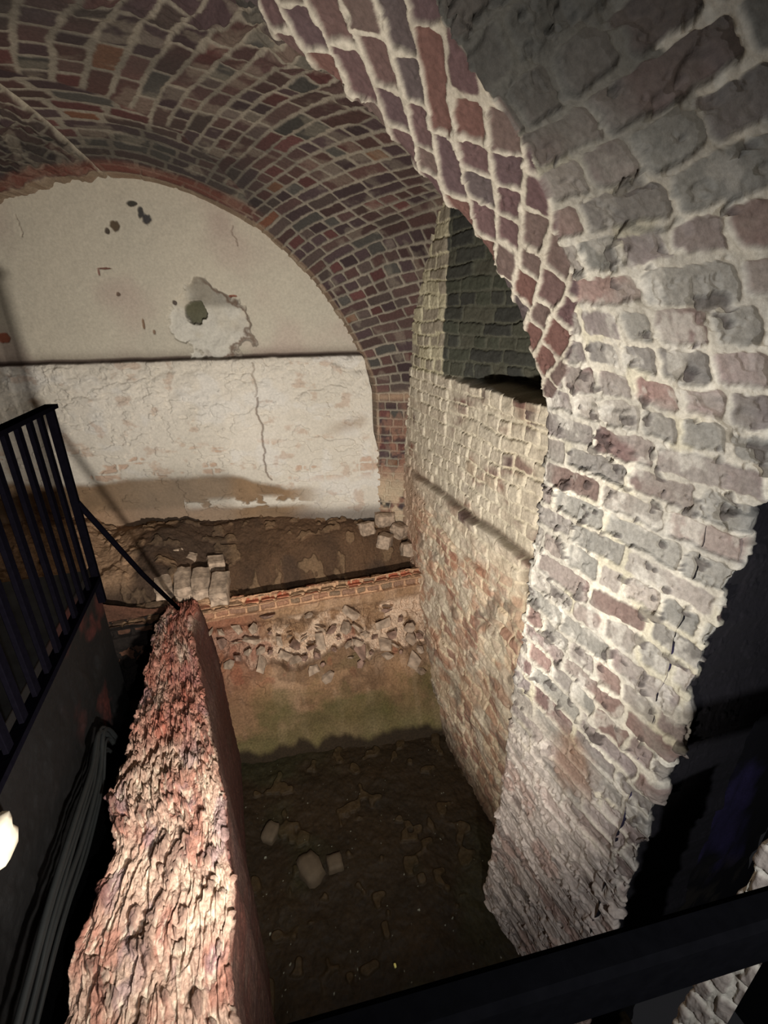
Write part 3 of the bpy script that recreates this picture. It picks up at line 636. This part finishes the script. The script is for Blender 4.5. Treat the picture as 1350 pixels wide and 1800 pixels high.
# ================================================================== mesh pieces helpers
def new_obj(name, me, mat, parent=None):
    me.materials.append(mat) if mat else None
    o = bpy.data.objects.new(name, me); COL.objects.link(o)
    if parent: o.parent = parent
    return o
class MB:
    def __init__(s): s.v = []; s.f = []
    def box(s, c, d, bev=0.0, rot=None):
        c = Vector(c); hx, hy, hz = [x / 2 for x in d]; R = rot or Matrix.Identity(3); b = bev
        base = len(s.v)
        # octagon section prism along z with bevelled verticals
        pts = [(-hx + b, -hy), (hx - b, -hy), (hx, -hy + b), (hx, hy - b), (hx - b, hy), (-hx + b, hy), (-hx, hy - b), (-hx, -hy + b)] if b else [(-hx, -hy), (hx, -hy), (hx, hy), (-hx, hy)]
        n = len(pts)
        for zz in (-hz, hz):
            for (x, y) in pts: s.v.append(tuple(c + R @ Vector((x, y, zz))))
        s.f.append(tuple(base + i for i in reversed(range(n)))); s.f.append(tuple(base + n + i for i in range(n)))
        for i in range(n): s.f.append((base + i, base + (i + 1) % n, base + n + (i + 1) % n, base + n + i))
    def beam(s, A, B, w_, h_, up=(0, 0, 1), bev=.0):
        A = Vector(A); B = Vector(B); z = (B - A).normalized(); x = z.cross(Vector(up)).normalized(); y = z.cross(x).normalized()
        R = Matrix((x, y, z)).transposed()
        s.box((A + B) / 2, (w_, h_, (B - A).length), bev, R)
    def tube(s, pts, r, n=10):
        pts = [Vector(p) for p in pts]; base = len(s.v)
        for i, p in enumerate(pts):
            d = (pts[min(i + 1, len(pts) - 1)] - pts[max(i - 1, 0)]).normalized()
            x = d.cross(Vector((0, 0, 1)));  x = x.normalized() if x.length > .05 else Vector((1, 0, 0)); y = d.cross(x).normalized()
            for k in range(n):
                a = 2 * math.pi * k / n; s.v.append(tuple(p + (x * math.cos(a) + y * math.sin(a)) * r))
        for i in range(len(pts) - 1):
            for k in range(n):
                s.f.append((base + i * n + k, base + i * n + (k + 1) % n, base + (i + 1) * n + (k + 1) % n, base + (i + 1) * n + k))
        s.f.append(tuple(base + k for k in reversed(range(n)))); s.f.append(tuple(base + (len(pts) - 1) * n + k for k in range(n)))
    def build(s, name, mat, parent=None, origin=(0, 0, 0), smooth=False):
        me = bpy.data.meshes.new(name); o0 = Vector(origin)
        me.from_pydata([tuple(Vector(p) - o0) for p in s.v], [], s.f); me.update()
        if smooth:
            for p in me.polygons: p.use_smooth = True
        o = new_obj(name, me, mat, parent)
        if not parent: o.location = origin
        return o

# ------------------------------------------------------------------ left railing
RX = -.68
rail = bpy.data.objects.new('iron_railing', None); COL.objects.link(rail)
tag(rail, 'black iron railing of upright bars with a flat top rail at the left edge', 'railing')
b = MB(); b.beam((RX, 2.19, 1.195), (RX, .35, 1.20), .045, .016); b.build('top_rail', M_iron, rail)
b = MB(); b.beam((RX, 2.14, .42), (RX, .35, .43), .040, .022); b.build('bottom_rail', M_iron, rail)
b = MB(); b.box((RX, 2.155, .74), (.03, .03, .90), .003); b.build('end_post', M_iron, rail)
y = 2.035
while y > .4:
    b = MB(); b.box((RX, y, .81), (.014, .036, .77), .002); b.build('baluster', M_iron, rail); y -= .108
# ------------------------------------------------------------------ brace and deck
b = MB(); b.tube([(RX + .01, 2.15, .79), (-.56, 2.47, .24), (-.465, 2.73, -.17)], .013)
tag(b.build('brace_bar', M_iron, None, (RX, 2.15, .79), True), 'thin black bar slanting from the railing end down to the low wall', 'bar')
deck = bpy.data.objects.new('walkway', None); COL.objects.link(deck); tag(deck, 'dark steel walkway behind the left railing, with an added black shade board', 'walkway')
b = MB(); b.box((-1.50, 1.28, .375), (1.50, 2.0, .05), .005); b.build('deck_plate', M_deck, deck)
for i in range(4):
    b = MB(); b.box((-1.50, .5 + i * .5, .31), (1.44, .05, .08)); b.build('joist', M_deck, deck)
def fasc():  # added black board keeping the space under the deck dark
    n, m = 420, 260
    Y = -.2 + 2.55 * np.linspace(0, 1, n)[:, None] * np.ones((1, m)); Z = -1.0 + 1.408 * np.linspace(0, 1, m)[None, :] * np.ones((n, 1))
    P = np.stack([-.745 + 0 * Y, Y, Z], -1)
    h = (fbm(Y * 7, Z * 7, 501, 5) - .5) * .06 * ss(.30, .15, Z) * ss(2.4, 2.1, Y)
    col = mix(srgb(4, 4, 4), srgb(9, 8, 8), fbm(Y * 5, Z * 5, 502, 4))
    col = mix(col, srgb(54, 22, 18), ss(.52, .66, fbm(Y * 4, Z * 6, 503, 4)) * ss(1.6, 2.0, Y) * .8)
    o = grid('shade_board', P, h, col, M_mud, flip=False, kind=None); o.parent = deck
fasc()

# ------------------------------------------------------------------ foreground black handrail
b = MB(); b.beam((-.22, .218, .910), (1.05, .070, .910), .080, .032, up=(0, 1, 0), bev=.006)
hr = b.build('black_handrail', M_black, None, (0, .2, .91))
tag(hr, 'thick out-of-focus black handrail crossing the bottom right corner', 'handrail')

# ------------------------------------------------------------------ cables on the left
cab_paths = []
for i in range(6):
    d = [0, .022, .05, .075, .115, .13][i]; q = [0, .03, -.04, .05, -.02, .04][i]
    cab_paths.append([(-.700, 1.80 + q, -.62 - d), (-.695, 1.86 + q, -.34 - d * .5), (-.690, 1.74 + q, -.10 - d * .8 + q * .4), (-.676, 1.55 + q, -.09 - d * 1.1), (-.670, 1.32, -.06 - d * 1.25 - q * .2), (-.666, 1.06 + q, -.04 - d * 1.05), (-.664, .85, -.05 - d * .95 + q * .2), (-.664, .3, -.08 - d)])
words_c = ['topmost of the bundle', 'second from the top', 'third from the top', 'third from the bottom', 'second from the bottom', 'lowest of the bundle']
for i, p in enumerate(cab_paths):
    pts = [Vector(q) for q in spline(p, np.linspace(0, len(p) - 1, 46), 0)]
    b = MB(); b.tube(pts, .0065 if i % 3 else .010, 8)
    tag(b.build('power_cable', M_cable, None, tuple(pts[20]), True), 'dark grey hanging cable left of the low wall, %s' % words_c[i], 'cable', 'cables bundled beside the low wall')

# ------------------------------------------------------------------ loose stones and brick pieces
def lump(name, loc, size, mat, seed, rot=(0, 0, 0), ang=.5):
    rnd = random.Random(seed); me = bpy.data.meshes.new(name)
    import bmesh
    bm = bmesh.new(); bmesh.ops.create_cube(bm, size=1.0)
    bmesh.ops.subdivide_edges(bm, edges=bm.edges[:], cuts=3, use_grid_fill=True)
    for v in bm.verts:
        p = v.co.copy(); q = p.normalized() * .62; p = p.lerp(q, ang)
        nn = (math.sin(p.x * 7 + seed) + math.cos(p.y * 8 + seed * 2) + math.sin(p.z * 9 + seed * 3)) * .05
        p *= 1 + nn + rnd.uniform(-.04, .04)
        v.co = Vector((p.x * size[0], p.y * size[1], p.z * size[2]))
    bm.to_mesh(me); bm.free()
    for p in me.polygons: p.use_smooth = ang > .45
    o = new_obj(name, me, mat); o.location = loc; o.rotation_euler = rot
    return o
M_mudstone = mat_plain('muddy_stone', (.085, .062, .038), rough=.8, scale=30)
M_bfrag = mat_plain('broken_brick_red', (.24, .15, .11), rough=.95, scale=35, var=.5, bump=.6)
M_bpale = mat_plain('mortar_crusted_brick', (.35, .26, .185), rough=.95, scale=30, var=.45, bump=.6)
M_yel = mat_plain('yellow_chip', (.9, .8, .25), rough=.4)
tag(lump('stone', (.12, 1.71, -1.44), (.12, .17, .09), M_mudstone, 3, (0, 0, .4)), 'larger muddy stone half sunk in the middle of the dark pit floor', 'stone', 'stones in the pit')
tag(lump('stone', (.262, 1.69, -1.435), (.085, .085, .07), M_mudstone, 5), 'small round muddy stone right beside the larger one on the pit floor', 'stone', 'stones in the pit')
tag(lump('stone', (-.08, 1.99, -1.44), (.12, .08, .08), M_mudstone, 8, (0, 0, 1)), 'muddy stone near the left edge of the pit floor below the low wall', 'stone', 'stones in the pit')
tag(lump('yellow_chip', (.44, 1.142, -1.425), (.012, .018, .012), M_yel, 9), 'tiny bright yellow chip on the dark pit floor near the black handrail', 'chip')
tag(lump('pale_stone', (-.735, 1.065, .235), (.08, .10, .10), M_stone, 12), 'pale cream stone lit at the left edge under the railing', 'stone')

# pale bricks at the corner where the low wall meets the hollow
for i, (x, y, z, rz, rx) in enumerate([(-.575, 3.04, -.15, .10, -.04), (-.452, 3.02, -.145, .04, -.03), (-.332, 2.98, -.160, -.04, -.04), (-.215, 2.92, -.180, -.10, -.06)]):
    o = lump('ledge_brick', (x, y, z), (.112, .24, .10), M_bpale, 20 + i, (rx + .25, 0, rz), .2)
    tag(o, 'large pale brick at the far end of the low wall, %s of four' % ['leftmost', 'second from left', 'second from right', 'rightmost'][i], 'brick', 'pale bricks edging the hollow')
for i, (x, y, z, rz, s_, lb) in enumerate([(-.50, 3.33, -.04, .3, .07, 'small brick lying in the hollow behind the pale corner bricks, leftmost of the three'), (-.40, 3.27, -.09, -.4, .06, 'small dark-edged brick in the hollow between two others'), (-.235, 3.20, -.13, .1, .10, 'squarish brick in the hollow nearest the pit, rightmost of the three')]):
    tag(lump('loose_brick', (x, y, z), (s_ * 1.1, s_, s_ * .8), M_bpale, 40 + i, (.2, .1, rz), .12), lb, 'brick', 'loose bricks in the hollow')
# pale footing stones at the base of the pillar
for i, (x, y, z, sx) in enumerate([(1.13, 3.36, -.03, .16), (1.23, 3.25, -.10, .12), (1.08, 3.20, -.15, .14), (1.24, 3.09, -.20, .10), (.95, 3.30, -.07, .13)]):
    tag(lump('footing_stone', (x, y, z), (sx, .11, .11), M_bpale, 60 + i, (.1, .1 * i, .5 * i), .45),
        ['rough stone at the very foot of the corner pillar', 'rough stone against the right wall just below the pillar foot', 'rough stone lying in front of the corner pillar', 'lowest rough stone in the corner by the right wall', 'rough stone left of the corner pillar foot'][i], 'stone', 'stones at the pillar foot')
# torn flakes of brick along the pit face
import bmesh
def shard(name, size, mat, seed):
    rnd = random.Random(seed); bm = bmesh.new()
    for i in range(13):
        v = Vector((rnd.gauss(0, 1), rnd.gauss(0, 1), rnd.gauss(0, 1))).normalized() * rnd.uniform(.35, .55)
        bm.verts.new((v.x * size[0], v.y * size[1], v.z * size[2]))
    r = bmesh.ops.convex_hull(bm, input=bm.verts[:])
    for v in [v for v in bm.verts if not v.link_faces]: bm.verts.remove(v)
    bmesh.ops.recalc_face_normals(bm, faces=bm.faces[:])
    me = bpy.data.meshes.new(name); bm.to_mesh(me); bm.free()
    return new_obj(name, me, mat)
rnd = random.Random(11)
protos = [shard('brick_fragment', sz, mt, 90 + i) for i, (sz, mt) in enumerate([((.10, .07, .035), M_bfrag), ((.12, .07, .022), M_bpale), ((.08, .06, .04), M_bpale), ((.13, .08, .02), M_bpale), ((.07, .05, .05), M_bfrag), ((.09, .09, .02), M_bpale)])]
used = set(); placed = []
colw = ['beside the low wall', 'left of the middle', 'in the middle', 'right of the middle', 'beside the right wall']
roww = ['lowest row', 'middle row', 'upper row']
tries = 0
while len(placed) < 60 and tries < 4000:
    tries += 1
    x = rnd.uniform(-.36, 1.20); dz = rnd.gauss(0, .075); z = -.62 - .10 * (x + .2) + dz + (.08 if x < -.1 else 0)
    if any((x - a) ** 2 + (z - c) ** 2 < .070 ** 2 for a, c in placed): continue
    placed.append((x, z)); k = rnd.randrange(6); p = protos[k]
    o = p if k not in used else p.copy()
    if k in used: COL.objects.link(o)
    used.add(k)
    rg = (x + .2) / 1.5; yb = 2.54 - .24 * rg; yy = yb + (2.86 - yb) * ((z + 1.5) / 1.2) ** .9
    o.location = (x, yy - .030, z); s_ = rnd.uniform(.75, 1.7); o.scale = (s_, s_, s_)
    o.rotation_euler = (rnd.uniform(-.7, .7), rnd.uniform(-.7, .7), rnd.uniform(-1.5, 1.5))
    ci = min(4, int((x + .36) / 1.56 * 5)); ri = 0 if dz < -.04 else (1 if dz < .04 else 2)
    tag(o, 'jagged brick fragment on the rear face of the pit, %s, %s' % (roww[ri], colw[ci]), 'brick piece', 'brick fragments on the pit face, %s, %s' % (roww[ri], colw[ci]))
